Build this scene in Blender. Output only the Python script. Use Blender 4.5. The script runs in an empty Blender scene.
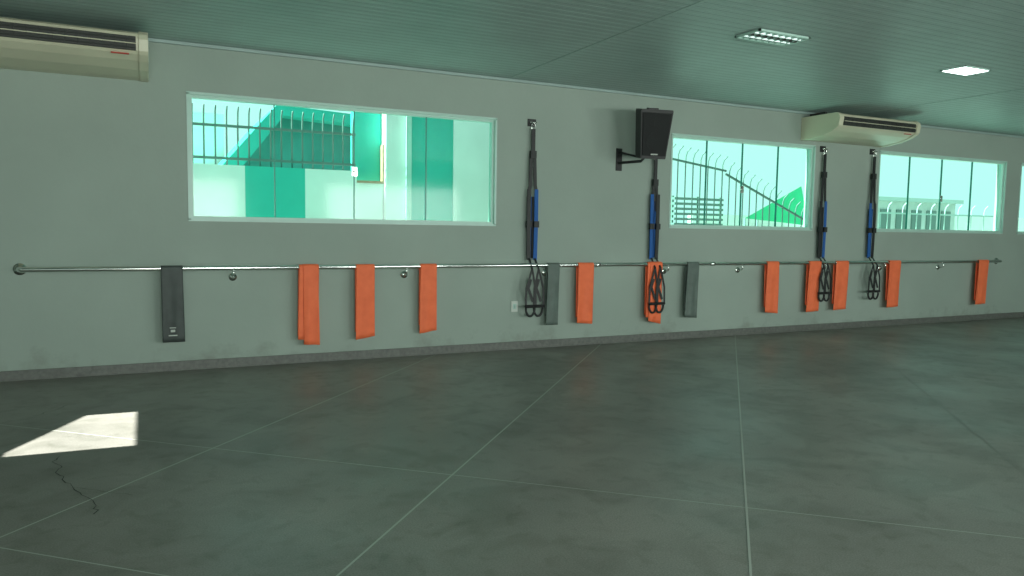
import bpy, math, random
from mathutils import Vector, Matrix
random.seed(4)
S=bpy.context.scene
S.view_settings.view_transform='Standard'
COL=bpy.context.collection
# ---------------------------------------------------------------- materials
def mat(name,col,rough=.6,metal=0,spec=.5,emit=None,es=0,noise=None,bump=None,trans=0):
    m=bpy.data.materials.new(name); m.use_nodes=True
    nt=m.node_tree; b=nt.nodes['Principled BSDF']
    b.inputs['Base Color'].default_value=(*col,1)
    b.inputs['Roughness'].default_value=rough
    b.inputs['Metallic'].default_value=metal
    b.inputs['Specular IOR Level'].default_value=spec
    if emit:
        b.inputs['Emission Color'].default_value=(*emit,1); b.inputs['Emission Strength'].default_value=es
    tc=nt.nodes.new('ShaderNodeTexCoord')
    if noise:
        sc,amt=noise
        n=nt.nodes.new('ShaderNodeTexNoise'); n.inputs['Scale'].default_value=sc; n.inputs['Detail'].default_value=6
        nt.links.new(tc.outputs['Object'],n.inputs['Vector'])
        r=nt.nodes.new('ShaderNodeValToRGB')
        r.color_ramp.elements[0].position=.3; r.color_ramp.elements[1].position=.7
        r.color_ramp.elements[0].color=(*[c*(1-amt) for c in col],1)
        r.color_ramp.elements[1].color=(*[min(1,c*(1+amt)) for c in col],1)
        nt.links.new(n.outputs['Fac'],r.inputs['Fac']); nt.links.new(r.outputs['Color'],b.inputs['Base Color'])
    if bump:
        n=nt.nodes.new('ShaderNodeTexNoise'); n.inputs['Scale'].default_value=bump[0]
        nt.links.new(tc.outputs['Object'],n.inputs['Vector'])
        bp=nt.nodes.new('ShaderNodeBump'); bp.inputs['Strength'].default_value=bump[1]; bp.inputs['Distance'].default_value=.01
        nt.links.new(n.outputs['Fac'],bp.inputs['Height']); nt.links.new(bp.outputs['Normal'],b.inputs['Normal'])
    return m
def glass_mat(name,tint,gloss=.025):
    m=bpy.data.materials.new(name); m.use_nodes=True; nt=m.node_tree; nt.nodes.clear()
    o=nt.nodes.new('ShaderNodeOutputMaterial'); t=nt.nodes.new('ShaderNodeBsdfTransparent'); g=nt.nodes.new('ShaderNodeBsdfGlossy')
    x=nt.nodes.new('ShaderNodeMixShader'); t.inputs[0].default_value=(*tint,1); g.inputs['Roughness'].default_value=.08
    x.inputs[0].default_value=gloss
    nt.links.new(t.outputs[0],x.inputs[1]); nt.links.new(g.outputs[0],x.inputs[2]); nt.links.new(x.outputs[0],o.inputs[0])
    return m
def floor_mat():
    m=mat('polished_granilite',(.06,.078,.068),.3,spec=.42); nt=m.node_tree; b=nt.nodes['Principled BSDF']
    tc=nt.nodes['Texture Coordinate']
    def noise(s,d=4,dist=0):
        n=nt.nodes.new('ShaderNodeTexNoise'); n.inputs['Scale'].default_value=s; n.inputs['Detail'].default_value=d; n.inputs['Distortion'].default_value=dist
        nt.links.new(tc.outputs['Object'],n.inputs['Vector']); return n
    def ramp(src,p0,p1,c0,c1):
        r=nt.nodes.new('ShaderNodeValToRGB'); r.color_ramp.elements[0].position=p0; r.color_ramp.elements[1].position=p1
        r.color_ramp.elements[0].color=(*c0,1); r.color_ramp.elements[1].color=(*c1,1)
        nt.links.new(src.outputs['Fac'],r.inputs['Fac']); return r.outputs[0]
    def mul(a,c):
        mx=nt.nodes.new('ShaderNodeMix'); mx.data_type='RGBA'; mx.blend_type='MULTIPLY'; mx.inputs[0].default_value=1
        nt.links.new(a,mx.inputs[6]); nt.links.new(c,mx.inputs[7]); return mx.outputs[2]
    base=ramp(noise(.55,6),.35,.68,(.185,.185,.165),(.275,.27,.24))
    col=mul(base,ramp(noise(140,3),.3,.7,(.78,.78,.78),(1.2,1.2,1.2)))
    col=mul(col,ramp(noise(2.3,9,1.2),.36,.54,(.80,.81,.79),(1,1,1)))
    col=mul(col,ramp(noise(9,9,.6),.34,.46,(.86,.87,.85),(1,1,1)))
    nt.links.new(col,b.inputs['Base Color'])
    rr=nt.nodes.new('ShaderNodeMapRange'); rr.inputs['From Min'].default_value=.3; rr.inputs['From Max'].default_value=.7
    rr.inputs['To Min'].default_value=.36; rr.inputs['To Max'].default_value=.54
    mid=noise(1.2,8); nt.links.new(mid.outputs['Fac'],rr.inputs['Value']); nt.links.new(rr.outputs[0],b.inputs['Roughness'])
    return m
def wall_mat(name,col):
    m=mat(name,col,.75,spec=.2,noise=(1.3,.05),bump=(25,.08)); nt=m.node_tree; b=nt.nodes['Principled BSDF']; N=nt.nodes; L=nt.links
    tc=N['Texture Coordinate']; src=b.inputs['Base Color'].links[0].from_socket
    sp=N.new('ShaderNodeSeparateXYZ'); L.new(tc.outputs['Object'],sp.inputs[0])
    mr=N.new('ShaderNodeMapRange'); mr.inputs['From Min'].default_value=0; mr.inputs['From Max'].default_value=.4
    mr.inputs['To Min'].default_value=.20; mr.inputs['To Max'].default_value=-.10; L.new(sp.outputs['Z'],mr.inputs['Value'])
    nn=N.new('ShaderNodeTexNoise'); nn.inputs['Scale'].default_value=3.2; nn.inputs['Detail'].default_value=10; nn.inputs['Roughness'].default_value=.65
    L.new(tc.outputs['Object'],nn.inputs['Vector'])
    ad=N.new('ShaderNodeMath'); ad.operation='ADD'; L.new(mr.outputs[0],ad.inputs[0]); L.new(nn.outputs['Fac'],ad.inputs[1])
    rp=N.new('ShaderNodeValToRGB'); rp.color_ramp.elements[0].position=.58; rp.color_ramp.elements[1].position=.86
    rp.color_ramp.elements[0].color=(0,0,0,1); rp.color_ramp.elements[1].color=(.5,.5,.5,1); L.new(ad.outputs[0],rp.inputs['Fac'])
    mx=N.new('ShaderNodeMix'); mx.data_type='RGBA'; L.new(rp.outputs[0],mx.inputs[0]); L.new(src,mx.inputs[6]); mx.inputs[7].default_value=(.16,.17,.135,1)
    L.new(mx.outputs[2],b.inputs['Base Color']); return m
M_floor=floor_mat()
M_grout=mat('grout',(.42,.45,.40),.7)
M_grout2=mat('grout_worn',(.24,.245,.22),.6)
M_crack=mat('crack',(.05,.06,.05),.9)
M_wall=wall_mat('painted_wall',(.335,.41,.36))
M_ceil=mat('pvc_ceiling',(.33,.45,.42),.42,noise=(3,.06))
M_seam=mat('ceiling_groove',(.17,.25,.23),.6)
M_base=mat('baseboard_granilite',(.13,.14,.125),.5,noise=(30,.2))
M_alu=mat('white_aluminium',(.45,.66,.58),.35,noise=(8,.03))
M_glass=glass_mat('green_glass',(.44,.83,.73))
M_gedge=mat('glass_edge',(.03,.22,.17),.2)
M_steel=mat('polished_steel',(.80,.83,.80),.17,metal=1)
M_blk=mat('black_plastic',(.014,.017,.017),.5,bump=(200,.2))
M_foam=mat('black_foam',(.018,.02,.02),.9)
M_blue=mat('blue_webbing',(.015,.11,.38),.7,bump=(300,.3))
M_or=mat('orange_rubber_band',(1.0,.19,.075),.6,spec=.3,noise=(9,.10))
M_gr=mat('dark_grey_band',(.06,.075,.07),.6,noise=(9,.15))
M_gr2=mat('grey_band',(.115,.155,.135),.6,noise=(9,.15))
M_label=mat('label_print',(.5,.55,.5),.6)
M_ac=mat('ivory_plastic',(.62,.62,.46),.4,noise=(4,.03))
M_acd=mat('dark_grille',(.03,.035,.03),.5)
M_red=mat('red_badge',(.5,.05,.03),.5)
M_led=mat('led_diffuser',(.9,.95,.95),.4,emit=(.88,1,.98),es=5.0)
M_lamp_off=mat('lamp_reflector',(.8,.88,.85),.3,metal=.6)
M_tube=mat('fluorescent_tube',(.85,.9,.88),.3,emit=(.8,1,.95),es=.9)
M_teal=mat('teal_paint',(.03,.46,.38),.7,noise=(2,.08))
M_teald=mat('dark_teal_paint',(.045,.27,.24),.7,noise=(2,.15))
M_wht=mat('exterior_white_paint',(.78,.80,.77),.8,noise=(1.5,.08))
M_grey=mat('exterior_render',(.48,.52,.49),.9,noise=(3,.12))
M_brick=mat('bare_brick',(.4,.25,.15),.9,noise=(12,.3))
M_iron=mat('painted_iron',(.12,.18,.16),.5)
M_iron2=mat('galvanised_iron',(.42,.52,.48),.5)
M_awn=mat('green_awning_fabric',(.01,.30,.13),.7,noise=(3,.1))
M_ground=mat('concrete_ground',(.35,.36,.33),.9,noise=(2,.1))
M_out=mat('socket_plastic',(.6,.66,.6),.4)
M_dark=mat('dark_void',(.02,.025,.025),.8)
# ---------------------------------------------------------------- mesh builder
class MB:
    def __init__(s): s.v=[];s.f=[];s.mi=[];s.m=[];s.sm=[]
    def _m(s,m):
        if m not in s.m: s.m.append(m)
        return s.m.index(m)
    def add(s,vs,fs,m,smooth=False):
        o=len(s.v); s.v+= [tuple(v) for v in vs]; i=s._m(m)
        for f in fs: s.f.append([k+o for k in f]); s.mi.append(i); s.sm.append(smooth)
    def box(s,x0,x1,y0,y1,z0,z1,m,T=None):
        vs=[Vector((x,y,z)) for x in(x0,x1) for y in(y0,y1) for z in(z0,z1)]
        if T: vs=[T@v for v in vs]
        s.add(vs,[(0,1,3,2),(4,6,7,5),(0,4,5,1),(2,3,7,6),(0,2,6,4),(1,5,7,3)],m)
    def sweep(s,pts,prof,m,smooth=False,closed=False,upv=Vector((1,0,0))):
        pts=[Vector(p) for p in pts]; n=len(pts); k=len(prof); vs=[]
        for i,p in enumerate(pts):
            if closed: t=(pts[(i+1)%n]-pts[i-1])
            else: t=pts[min(i+1,n-1)]-pts[max(i-1,0)]
            t.normalize(); a=upv-t*upv.dot(t)
            if a.length<1e-3: a=Vector((0,1,0))-t*t.y
            a.normalize(); b=t.cross(a)
            for q in prof: vs.append(p+a*q[0]+b*q[1])
        fs=[]
        for i in range(n if closed else n-1):
            for j in range(k):
                A=i*k+j;B=i*k+(j+1)%k;Cc=((i+1)%n)*k+(j+1)%k;D=((i+1)%n)*k+j
                fs.append((A,B,Cc,D))
        if not closed: fs.append(tuple(range(k))[::-1]); fs.append(tuple((n-1)*k+j for j in range(k)))
        s.add(vs,fs,m,smooth)
    def tube(s,pts,r,m,seg=10,closed=False,upv=Vector((1,0,0))):
        s.sweep(pts,[(r*math.cos(2*math.pi*j/seg),r*math.sin(2*math.pi*j/seg)) for j in range(seg)],m,True,closed,upv)
    def ribbon(s,pts,w,t,m,upv=Vector((1,0,0))):
        s.sweep(pts,[(-w/2,-t/2),(w/2,-t/2),(w/2,t/2),(-w/2,t/2)],m,False,False,upv)
    def prism(s,poly,axis,a0,a1,m):
        n=len(poly); vs=[]
        for a in(a0,a1):
            for p in poly:
                vs.append((a,p[0],p[1]) if axis=='x' else ((p[0],a,p[1]) if axis=='y' else (p[0],p[1],a)))
        fs=[tuple(range(n))[::-1],tuple(range(n,2*n))]+[(i,(i+1)%n,n+(i+1)%n,n+i) for i in range(n)]
        s.add(vs,fs,m)
    def obj(s,name,bevel=0):
        me=bpy.data.meshes.new(name); me.from_pydata(s.v,[],s.f)
        for m in s.m: me.materials.append(m)
        for p,i,k in zip(me.polygons,s.mi,s.sm): p.material_index=i; p.use_smooth=k
        me.validate(); 
        import bmesh
        bm=bmesh.new(); bm.from_mesh(me); bmesh.ops.recalc_face_normals(bm,faces=bm.faces); bm.to_mesh(me); bm.free()
        o=bpy.data.objects.new(name,me); COL.objects.link(o)
        if bevel:
            b=o.modifiers.new('bevel','BEVEL'); b.width=bevel; b.segments=2; b.limit_method='ANGLE'
        return o
# ---------------------------------------------------------------- room
X0,X1,Y0,H=-2.6,15.0,-11.0,2.96
TH=.15
def wall_x(name,y0,y1,xa,xb,openings,z1=H):
    mb=MB(); xs=xa
    for (a,b,c,d) in openings:
        mb.box(xs,a,y0,y1,0,z1,M_wall); mb.box(a,b,y0,y1,0,c,M_wall); mb.box(a,b,y0,y1,d,z1,M_wall); xs=b
    mb.box(xs,xb,y0,y1,0,z1,M_wall); return mb.obj(name)
WIN=[(.37,3.43,1.38,2.52),(5.79,8.20,1.39,2.52),(9.49,12.46,1.39,2.53),(12.86,14.6,1.39,2.53)]
wall_x('wall_front',0,TH,X0-TH,X1+TH,WIN)
BW=[(-1.5,2.0,.9,2.4),(4,7.5,.9,2.4),(9.5,13,.9,2.4)]
wall_x('wall_back',Y0-TH,Y0,X0-TH,X1+TH,BW)
mb=MB(); ya,yb=-2.34,-1.43
mb.box(X0-TH,X0,Y0,ya,0,H,M_wall); mb.box(X0-TH,X0,ya,yb,0,1.66,M_wall)
mb.box(X0-TH,X0,ya,yb,2.40,H,M_wall); mb.box(X0-TH,X0,yb,0,0,H,M_wall); mb.obj('wall_left')
mb=MB(); mb.box(X1,X1+TH,Y0,0,0,H,M_wall); mb.obj('wall_right')
# floor slab + grout lines + crack
mb=MB(); mb.box(X0-TH,X1+TH,Y0-TH,TH,-.15,0,M_floor)
ang=math.radians(47.95); u=Vector((math.cos(ang),math.sin(ang),0)); n=Vector((math.sin(ang),-math.cos(ang),0))
def clipline(p,d):
    t0,t1=-99,99
    for lo,hi,pp,dd in((X0,X1,p.x,d.x),(Y0,-.03,p.y,d.y)):
        a=(lo-pp)/dd;b=(hi-pp)/dd
        if a>b:a,b=b,a
        t0=max(t0,a);t1=min(t1,b)
    return (p+d*t0,p+d*t1) if t1>t0 else None
def gl(p,d,w=.012,m=None):
    c=clipline(p,d)
    if not c: return
    a,b=c; s=Vector((-d.y,d.x,0))*w/2; z=Vector((0,0,.0015))
    mb.add([a-s+z,b-s+z,b+s+z,a+s+z],[(0,1,2,3)],m or M_grout)
for k in range(-4,9):
    vis=k in(0,1,2); gl(n*(5.13+1.53*(k-2)),u,.010 if vis else .006,M_grout if vis else M_grout2)
for k in range(-8,9):
    vis=k in(0,-1); gl(u*(-1.79+1.45*k),n,.007 if vis else .005,M_grout if vis else M_grout2)
def crack(px,py,nn,dx,dy,jx,wmax):
    pts=[]
    for i in range(nn):
        pts.append(Vector((px,py,.0022))); px+=dx+random.uniform(-jx,jx); py+=dy*random.uniform(.5,1.5)
    ws=[random.uniform(.002,wmax) for _ in pts]
    vs=[];
    for p,w in zip(pts,ws): vs+=[p,p+Vector((w,0,0))]
    mb.add(vs,[(2*i,2*i+1,2*i+3,2*i+2) for i in range(nn-1)],M_crack)
crack(-.47,-2.55,26,.006,-.045,.028,.007)
crack(-.36,-3.15,9,.035,-.028,.015,.004)
crack(-.42,-1.1,14,-.02,-.03,.03,.004)
crack(1.6,-2.1,16,.05,-.012,.03,.003)
mb.obj('floor')
# baseboards
mb=MB(); mb.box(X0,X1,-.02,0,0,.085,M_base); mb.obj('baseboard_front')
mb=MB(); mb.box(X0,X0+.02,Y0,-.02,0,.085,M_base); mb.obj('baseboard_left')
mb=MB(); mb.box(X1-.02,X1,Y0,-.02,0,.085,M_base); mb.obj('baseboard_right')
mb=MB(); mb.box(X0+.02,X1-.02,Y0,Y0+.02,0,.085,M_base); mb.obj('baseboard_back')
# ceiling: PVC slats along X
LIGHTS=[(4.42,4.98,-2.83,-2.55),(7.05,7.44,-2.80,-2.54)]
mb=MB(); y=0.0; pitch=.10
mb.box(X0-TH,X1+TH,Y0-TH,TH,H+.012,H+.12,M_seam)
while y>Y0+.001:
    ya=max(y-pitch+.008,Y0)
    mb.box(X0,X1,ya,y,H,H+.013,M_ceil)
    mb.box(X0,X1,y-.052,y-.048,H-.0012,H,M_seam)
    y-=pitch
for sx in(-1.6,3.55,8.7,13.8): mb.box(sx,sx+.03,Y0,0,H-.004,H,M_ceil)
mb.obj('ceiling')
mb=MB(); mb.box(X0,X1,-.03,0,H-.03,H-.002,M_ceil); mb.obj('trim_1')
# windows
def window(i,w,dividers):
    a,b,c,d=w; mb=MB(); f=.035; ya,yb=.045,.095
    mb.box(a,b,ya-.02,yb,c,c+f,M_alu); mb.box(a,b,ya-.02,yb,d-f,d,M_alu)
    mb.box(a,a+f,ya-.02,yb,c+f,d-f,M_alu); mb.box(b-f,b,ya-.02,yb,c+f,d-f,M_alu)
    for q in((a-.012,b+.012,c-.012,c+.01),(a-.012,b+.012,d-.01,d+.012),(a-.012,a+.01,c,d),(b-.01,b+.012,c,d)):
        mb.box(q[0],q[1],-.006,.03,q[2],q[3],M_alu)
    xs=[a+f]+dividers+[b-f]
    for k in range(len(xs)-1):
        yy=.065 if k in(0,len(xs)-2) else .078
        mb.add([(xs[k],yy,c+f),(xs[k+1],yy,c+f),(xs[k+1],yy,d-f),(xs[k],yy,d-f)],[(0,1,2,3)],M_glass)
        if k: mb.box(xs[k]-.004,xs[k]+.004,.06,.084,c+f,d-f,M_gedge)
    m=xs[len(xs)//2]; zc=(c+d)/2-.06
    mb.box(m-.028,m+.028,.05,.062,zc-.045,zc+.045,M_steel)
    mb.tube([(m-.012,.05,zc),(m-.012,.03,zc)],.012,M_steel,upv=Vector((1,0,0)))
    mb.obj('window_%d'%i)
window(1,WIN[0],[1.13,1.90,2.66])
window(2,WIN[1],[6.39,6.98,7.6])
window(3,WIN[2],[10.23,10.97,11.7])
window(4,WIN[3],[13.3,13.73,14.16])
# ---------------------------------------------------------------- ballet bar
BZ,BY=.942,-.10
mb=MB(); r=.023
left=[( -.95,-.001,BZ),(-.95,-.06,BZ)]+[(-.95+.04*(1-math.cos(t)),-.06-.04*math.sin(t),BZ) for t in (.4,.8,1.2,1.57)]
mb.tube(left+[(12.3,BY,BZ),(12.335,BY+.03,BZ),(12.34,-.001,BZ)],r,M_steel,18,upv=Vector((0,0,1)))
for x in(-.95,12.34):
    mb.tube([(x,-.001,BZ),(x,-.012,BZ)],.05,M_steel,20,upv=Vector((0,0,1)))
    mb.tube([(x,-.012,BZ),(x,-.03,BZ)],.032,M_steel,20,upv=Vector((0,0,1)))
for x in(.73,2.40,4.05,5.72,6.9,8.4,9.6,10.9):
    zb=BZ-.09
    mb.tube([(x,-.001,zb),(x,-.01,zb)],.036,M_steel,18,upv=Vector((0,0,1)))
    mb.tube([(x,-.005,zb),(x,-.07,zb),(x,-.095,zb+.02),(x,BY,BZ-.01)],.008,M_steel,8)
for x in(2.0,4.7,6.4,8.6): mb.tube([(x-.03,BY,BZ),(x+.03,BY,BZ)],.0265,M_steel,14,upv=Vector((0,0,1)))
mb.obj('ballet_bar')
# ---------------------------------------------------------------- bands
def band(x0,x1,zb,m,name,layers=1,label=False,slant=0.0):
    x0*=.984;x1*=.984; zb=1.34-(1.34-zb)*.984
    mb=MB(); N=16
    for L in range(layers):
        off=L*.005; rr=.026+off
        xs0=x0+(L*.035); xs1=x1-(.010*L)
        lenb=zb+.06+.05*random.random(); zf=zb+(.05 if (L==0 and layers>1) else 0)
        path=[]; K=16
        for k in range(K): path.append((BY+rr-.012*(1-k/(K-1)),lenb+(BZ-lenb)*k/(K-1)))
        for k in range(1,9):
            t=math.pi*k/9; path.append((BY+rr*math.cos(t),BZ+rr*math.sin(t)))
        for k in range(K): path.append((BY-rr+.014*k/(K-1),BZ+(zf-BZ)*k/(K-1)))
        ph=random.uniform(0,6); vs=[];P=len(path)
        for i,(yy,zz) in enumerate(path):
            drop=max(0,(BZ-zz))
            for j in range(N+1):
                s=j/N
                wv=.006*math.sin(ph+s*9+drop*2)*min(1,drop*3)
                flare=(s-.5)*.012*drop
                sl=slant*(s-.5)*(drop/(BZ-zb))
                lean=.015*math.sin(ph*2)*drop
                vs.append((xs0+(xs1-xs0)*s+flare+lean,yy+(wv if i>=K+8 else wv*.4),zz-sl))
        fs=[(i*(N+1)+j,i*(N+1)+j+1,(i+1)*(N+1)+j+1,(i+1)*(N+1)+j) for i in range(P-1) for j in range(N)]
        mb.add(vs,fs,m,True)
    if label:
        cx=(x0+x1)/2
        for k,(w,h) in enumerate(((.07,.008),(.035,.02),(.05,.006))):
            mb.box(cx-w/2,cx+w/2,BY-.034,BY-.030,zb+.06+k*.035,zb+.06+h+k*.035,M_label)
    o=mb.obj(name); s=o.modifiers.new('thick','SOLIDIFY'); s.thickness=.0022; s.offset=0
    return o
OR='resistance_band'
band(.12,.30,.26,M_gr,OR,1,True)
band(1.34,1.53,.17,M_or,OR,2,slant=.01)
band(1.90,2.09,.21,M_or,OR,1,slant=-.03)
band(2.58,2.76,.24,M_or,OR,1,slant=-.03)
band(4.10,4.25,.25,M_gr2,OR,1)
band(4.50,4.71,.25,M_or,OR,1,slant=.02)
band(5.48,5.70,.22,M_or,OR,2,slant=.04)
band(6.09,6.27,.26,M_gr2,OR,1,slant=.02)
band(7.42,7.63,.27,M_or,OR,1,slant=.02)
band(8.19,8.42,.26,M_or,OR,1,slant=-.01)
band(8.71,8.96,.27,M_or,OR,1,slant=-.01)
band(9.81,10.06,.27,M_or,OR,1,slant=-.01)
band(11.91,12.16,.25,M_or,OR,1,slant=-.01)
# ---------------------------------------------------------------- suspension trainers
def trx(x,zt,zb,side=1):
    mb=MB(); y=-.05
    mb.box(x-.05,x+.05,-.012,-.001,zt-.03,zt+.05,M_blk)
    mb.tube([(x-.03,-.01,zt+.01),(x-.03,-.05,zt+.01),(x+.03,-.05,zt+.01),(x+.03,-.01,zt+.01)],.008,M_steel)
    cz=zt-.04
    mb.tube([(x+.022*math.cos(t),y,cz+.05*math.sin(t)) for t in [k*2*math.pi/14 for k in range(14)]],.006,M_steel,8,True,Vector((0,1,0)))
    z1=zt-.08
    mb.ribbon([(x,y,z1+.02),(x,y,z1-.22)],.045,.012,M_blk)
    mb.box(x-.035,x+.035,y-.02,y+.02,z1-.30,z1-.22,M_blk)
    for s in(-1,1):
        xa=x+s*.02; xb=x+s*.045
        mb.ribbon([(xa,y,z1-.28),(x+s*.03,y-.005,z1-.6),(xb,y-.008,1.75)],.04,.006,M_blk)
        mb.ribbon([(xb,y-.008,1.78),(xb,y-.012,1.4),(x+s*.04,y-.01,1.0)],.046,.008,M_blue if s==side else M_blk)
        mb.ribbon([(x+s*.012,y+.01,1.70),(x+s*.012,y+.01,1.02)],.035,.006,M_blue if s!=side else M_blk)
        mb.box(xb-.03,xb+.03,y-.03,y+.005,1.36,1.43,M_blk)
        hz=zb+.13
        hx=x+s*.05
        mb.ribbon([(x+s*.035,y-.01,1.02),(x+s*.04,y-.1,.9),(hx-.055,y-.1,hz+.2),(hx-.062,y-.1,hz)],.022,.006,M_blk)
        mb.ribbon([(x+s*.035,y-.01,1.02),(x+s*.04,y-.105,.9),(hx+.055,y-.1,hz+.2),(hx+.062,y-.1,hz)],.022,.006,M_blk)
        mb.tube([(hx-.065,y-.1,hz),(hx+.065,y-.1,hz)],.017,M_foam,12,upv=Vector((0,0,1)))
        mb.tube([(hx+.055*math.cos(t),y-.09,hz-.02+.09*math.sin(t)) for t in [math.pi+k*math.pi/10 for k in range(11)]],.013,M_blk,8,upv=Vector((0,1,0)))
        mb.ribbon([(hx,y-.095,hz+.30),(hx-.03,y-.095,hz+.2),(hx+.03,y-.095,hz+.05)],.03,.005,M_blk)
    mb.obj('suspension_trainer')
trx(3.86,2.50,.36,1); trx(5.52,2.26,.34,-1); trx(8.34,2.48,.40,1); trx(9.32,2.50,.40,-1)
# ---------------------------------------------------------------- speaker on arm
mb=MB()
T=Matrix.Translation((5.17,-.40,2.44))@Matrix.Rotation(math.radians(-14),4,'Z')@Matrix.Rotation(math.radians(10),4,'X')
def Tp(vs): return [T@Vector(v) for v in vs]
prof=[(-.18,-.15),(.18,-.15),(.18,.02),(.11,.15),(-.11,.15),(-.18,.02)]
vs=[];
for z,sc in((-.27,.80),(-.25,.83),(.25,1.06),(.27,1.03)):
    for p in prof: vs.append((p[0]*sc,p[1]*sc if p[1]>0 else p[1],z))
fs=[(5,4,3,2,1,0),(18,19,20,21,22,23)]+[(r_*6+i,r_*6+(i+1)%6,(r_+1)*6+(i+1)%6,(r_+1)*6+i) for r_ in range(3) for i in range(6)]
mb.add(Tp(vs),fs,M_blk)
mb.add(Tp([(-.135,-.165,-.235),(.135,-.165,-.235),(.17,-.165,.235),(-.17,-.165,.235),(-.135,-.15,-.235),(.135,-.15,-.235),(.17,-.15,.235),(-.17,-.15,.235)]),[(0,1,2,3),(0,4,5,1),(1,5,6,2),(2,6,7,3),(3,7,4,0)],M_foam)
def disc(cx,cz,r,y0,y1,m,seg=24):
    vs=[(cx+r*math.cos(2*math.pi*k/seg),yy,cz+r*math.sin(2*math.pi*k/seg)) for yy in(y0,y1) for k in range(seg)]
    mb.add(Tp(vs),[tuple(range(seg)),tuple(range(seg,2*seg))[::-1]]+[(k,(k+1)%seg,seg+(k+1)%seg,seg+k) for k in range(seg)],m)
disc(0,-.08,.11,-.169,-.165,M_foam); disc(0,.14,.05,-.169,-.165,M_foam)
mb.box(-.04,.04,-.172,-.165,-.225,-.212,M_label,T)
mb.box(-.06,.06,-.03,.03,.27,.285,M_blk,T)
mb.box(4.98,5.06,-.012,-.001,2.04,2.30,M_blk)
mb.tube([(5.02,-.012,2.13),(5.02,-.05,2.13),(5.08,-.36,2.13),(5.10,-.38,2.16),(5.12,-.38,2.24)],.016,M_blk,10)
mb.tube([(5.02,-.012,2.25),(5.02,-.04,2.25),(5.10,-.36,2.17)],.012,M_blk,10)
mb.box(5.06,5.22,-.44,-.34,2.165,2.19,M_blk)
mb.obj('loudspeaker')
# ---------------------------------------------------------------- air conditioners
def ac(xa,xb,name='air_conditioner'):
    mb=MB(); zt=2.875
    prof=[(-.001,zt),(-.56,zt),(-.60,zt-.02),(-.615,zt-.06),(-.60,zt-.15),(-.575,zt-.175),(-.50,zt-.215),(-.35,zt-.26),(-.15,zt-.285),(-.001,zt-.29)]
    e=.07
    mb.prism(prof,'x',xa+e,xb-e,M_ac)
    big=[(p[0]*1.015-(.004 if p[0]<-.01 else 0),p[1]+(.006 if p[1]>zt-.01 else -.006)) for p in prof]
    mb.prism(big,'x',xa,xa+e,M_ac); mb.prism(big,'x',xb-e,xb,M_ac)
    mb.box(xa+e+.02,xb-e-.02,-.619,-.60,zt-.155,zt-.045,M_acd)
    for k in range(3):
        z=zt-.07-k*.032
        mb.box(xa+e+.02,xb-e-.02,-.632,-.615,z-.004,z+.004,M_ac if k==1 else M_acd)
    n_=int((xb-xa)/.09)
    for k in range(1,n_): 
        x=xa+e+k*(xb-xa-2*e)/n_; mb.box(x-.003,x+.003,-.626,-.61,zt-.148,zt-.052,M_acd)
    mb.box(xb-e-.2,xb-e-.07,-.595,-.575,zt-.187,zt-.177,M_red)
    for x in(xa+.12,xb-.12): mb.box(x-.02,x+.02,-.30,-.05,zt,H-.031,M_acd)
    mb.obj(name,.004)
ac(-1.52,.055); ac(7.92,9.47)
# ---------------------------------------------------------------- ceiling luminaires
mb=MB(); a,b,c,d=LIGHTS[0]
for q in((a,b,c,c+.02),(a,b,d-.02,d),(a,a+.02,c,d),(b-.02,b,c,d)): mb.box(q[0],q[1],q[2],q[3],H-.018,H-.002,M_alu)
mb.box(a+.02,b-.02,c+.02,d-.02,H-.006,H-.003,M_lamp_off)
for yy in(c+.08,d-.08): mb.tube([(a+.03,yy,H-.013),(b-.03,yy,H-.013)],.006,M_tube,8,upv=Vector((0,0,1)))
for k in range(1,8):
    x=a+k*(b-a)/8; mb.box(x-.003,x+.003,c+.02,d-.02,H-.02,H-.006,M_alu)
mb.box(a+.02,b-.02,(c+d)/2-.012,(c+d)/2+.012,H-.02,H-.006,M_acd)
mb.obj('ceiling_light')
mb=MB(); a,b,c,d=LIGHTS[1]
for q in((a,b,c,c+.015),(a,b,d-.015,d),(a,a+.015,c,d),(b-.015,b,c,d)): mb.box(q[0],q[1],q[2],q[3],H-.014,H-.002,M_alu)
mb.box(a+.015,b-.015,c+.015,d-.015,H-.017,H-.003,M_led)
mb.obj('ceiling_light')
# socket
mb=MB(); mb.box(3.64,3.72,-.01,-.001,.42,.54,M_out); mb.box(3.66,3.70,-.013,-.01,.45,.51,M_alu)
for zz in(.465,.48,.495): mb.box(3.677,3.683,-.0145,-.013,zz-.003,zz+.003,M_dark)
mb.obj('power_outlet',.002)
# ---------------------------------------------------------------- exterior
mb=MB(); mb.box(-30,80,TH,70,-.2,-.05,M_ground); mb.box(-30,X0-TH,-40,TH,-.2,-.05,M_ground); mb.box(X0-TH,80,-40,Y0-TH,-.2,-.05,M_ground); mb.obj('ground')
mb=MB()
xs=[-1,.48,1.08,1.78,2.42]; cs=[M_wht,M_wht,M_teal,M_wht]
for i in range(4): mb.box(xs[i],xs[i+1],2.0,2.15,-.05,2.04,cs[i])
mb.obj('boundary_wall')
def fence(xa,xb,y,z0,z1,step,name,lean=0,z1b=None,m=None,r=.010):
    m=m or M_iron
    mb=MB(); x=xa+step/2; z1b=z1 if z1b is None else z1b
    top=lambda q: z1+(z1b-z1)*(q-xa)/(xb-xa)
    while x<xb:
        zt=top(x)
        mb.tube([(x,y,z0),(x,y,zt-.14),(x+lean*.3,y-.02,zt-.06),(x+lean,y-.07,zt)],r,m,6)
        x+=step
    mb.ribbon([(xa,y,z0+.08),(xb,y,z0+.08)],.03,.03,m,Vector((0,0,1)))
    mb.ribbon([(xa,y,z1-.22),(xb,y,z1b-.22)],.03,.03,m,Vector((0,0,1)))
    return mb.obj(name)
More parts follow.
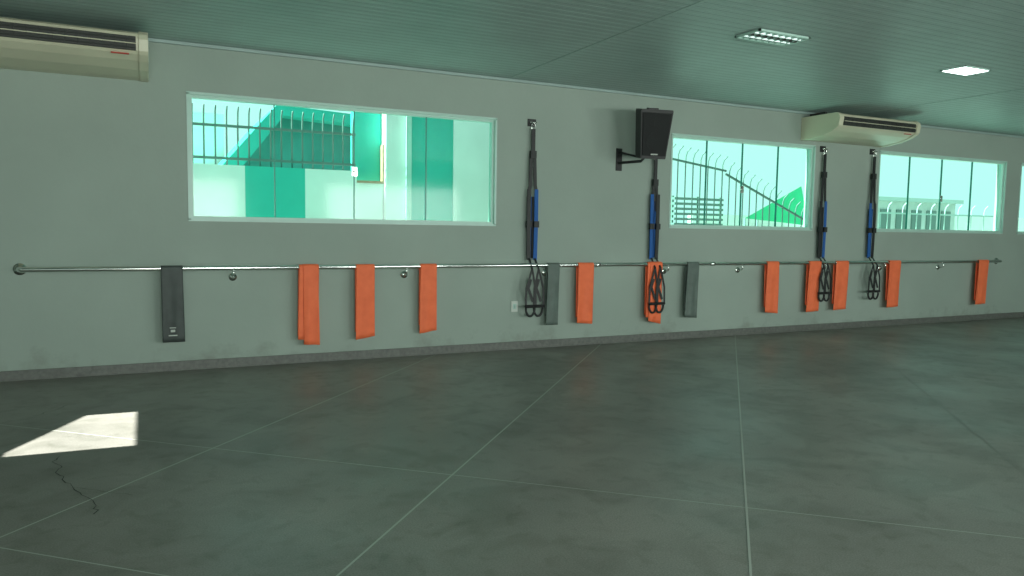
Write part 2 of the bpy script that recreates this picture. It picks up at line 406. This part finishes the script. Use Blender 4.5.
fence(.45,2.42,2.07,2.041,2.72,.125,'security_fence')
fence(7.3,8.5,2.07,-.05,2.70,.15,'security_fence',.04,2.55)
fence(8.5,10.4,2.07,-.05,2.50,.15,'security_fence',.04,1.75)
fence(12.5,17.5,3.0,-.05,2.0,.45,'security_fence',.02,None,M_iron2)
mb=MB()
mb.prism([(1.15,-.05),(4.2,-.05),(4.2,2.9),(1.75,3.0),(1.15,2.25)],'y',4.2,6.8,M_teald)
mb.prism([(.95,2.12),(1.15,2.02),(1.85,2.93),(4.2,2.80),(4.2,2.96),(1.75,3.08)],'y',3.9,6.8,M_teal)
mb.box(2.95,4.2,4.1,4.2,-.05,2.8,M_teal)
mb.obj('neighbour_house')
mb=MB()
mb.box(2.43,2.79,2.1,2.25,-.05,1.92,M_wht); mb.box(2.43,2.79,2.2,2.35,1.92,3.6,M_teal)
mb.box(2.43,2.80,2.08,2.2,1.90,1.93,M_brick); mb.box(2.78,2.80,2.08,2.2,1.93,2.4,M_brick)
mb.box(2.80,3.06,2.0,2.3,-.05,3.6,M_wht); mb.box(3.06,3.13,1.96,2.06,-.05,3.6,M_alu)
mb.box(3.13,3.73,2.02,2.3,-.05,3.6,M_teal); mb.box(3.73,4.8,2.0,2.3,-.05,3.6,M_wht)
mb.obj('neighbour_facade')
mb=MB(); mb.box(-4,1.3,7,9,-.05,3.3,M_wht); mb.obj('neighbour_building')
mb=MB()
mb.box(11.3,14.2,8,8.2,-.05,1.5,M_grey)
for k in range(6): mb.box(12.1,13.7,7.95,8.05,1.5+k*.13,1.56+k*.13,M_iron)
for x in(12.1,12.9,13.66): mb.box(x,x+.05,8.05,8.1,1.5,2.25,M_iron)
mb.box(14.2,19,9.8,10,-.05,1.85,M_wht)
mb.obj('garden_wall')
mb=MB()
A=[(13.75,7.2,1.70),(16.0,7.2,1.55),(18.2,9.4,1.7),(16.3,9.4,1.8),(16.1,7.6,2.62)]
mb.add(A,[(0,1,4),(1,2,4),(2,3,4),(3,0,4)],M_awn)
for p in A[:4]: mb.tube([(p[0],p[1],-.05),(p[0],p[1],p[2])],.03,M_iron,8)
mb.obj('shade_awning')
mb=MB()
mb.box(19.5,23.3,8,11,-.05,2.35,M_grey); mb.box(19.4,23.4,7.8,11.1,2.35,2.46,M_iron2)
for k in range(5): mb.box(19.8+k*.7,20.25+k*.7,7.97,8.0,1.5,2.1,M_iron)
mb.box(23.3,30,8.6,11,-.05,2.0,M_wht)
mb.obj('shed_building')
mb=MB(); mb.prism([(-4.5,-.05),(-.6,-.05),(-.6,2.54),(-2.36,1.84),(-4.5,.99)],'x',-3.0,-2.85,M_grey); mb.obj('neighbour_gable')  # unseen slab added outside the left opening, cuts the sun patch diagonally
# ---------------------------------------------------------------- lights
w=bpy.data.worlds.new('sky'); S.world=w; w.use_nodes=True
bg=w.node_tree.nodes['Background']; bg.inputs[0].default_value=(.82,.96,.94,1); bg.inputs[1].default_value=1.4
def area(name,loc,rot,sx,sy,e,col):
    l=bpy.data.lights.new(name,'AREA'); l.shape='RECTANGLE'; l.size=sx; l.size_y=sy; l.energy=e; l.color=col
    o=bpy.data.objects.new(name,l); o.location=loc; o.rotation_euler=rot; COL.objects.link(o); return o
for i,(x,e) in enumerate(((.25,235),(5.75,210),(11.25,165))):
    area('window_daylight',(x,Y0-.05,1.65),(math.radians(90),0,0),3.4,1.4,e,(.94,1,.95))  # fill lamps added at unseen rear openings to brighten the room
sd=bpy.data.lights.new('sun','SUN'); sd.energy=26; sd.angle=.008; sd.color=(1,.98,.92)
so=bpy.data.objects.new('sun',sd); COL.objects.link(so)
so.rotation_euler=Vector((1,-.05,-.9)).to_track_quat('-Z','Y').to_euler()
# ---------------------------------------------------------------- camera
cd=bpy.data.cameras.new('camera'); cam=bpy.data.objects.new('camera',cd); COL.objects.link(cam); S.camera=cam
cd.sensor_width=36; cd.lens=750/1024*36
yaw=math.radians(26.07); pt=math.radians(4.5); ro=math.radians(.86)
fwd=Vector((math.sin(yaw)*math.cos(pt),math.cos(yaw)*math.cos(pt),-math.sin(pt)))
rt=Vector((math.cos(yaw),-math.sin(yaw),0)); up=rt.cross(fwd)
r2=rt*math.cos(ro)+up*math.sin(ro); u2=up*math.cos(ro)-rt*math.sin(ro)
Mx=Matrix((r2,u2,-fwd)).transposed().to_4x4(); Mx.translation=Vector((0,-7.46,1.34)); cam.matrix_world=Mx
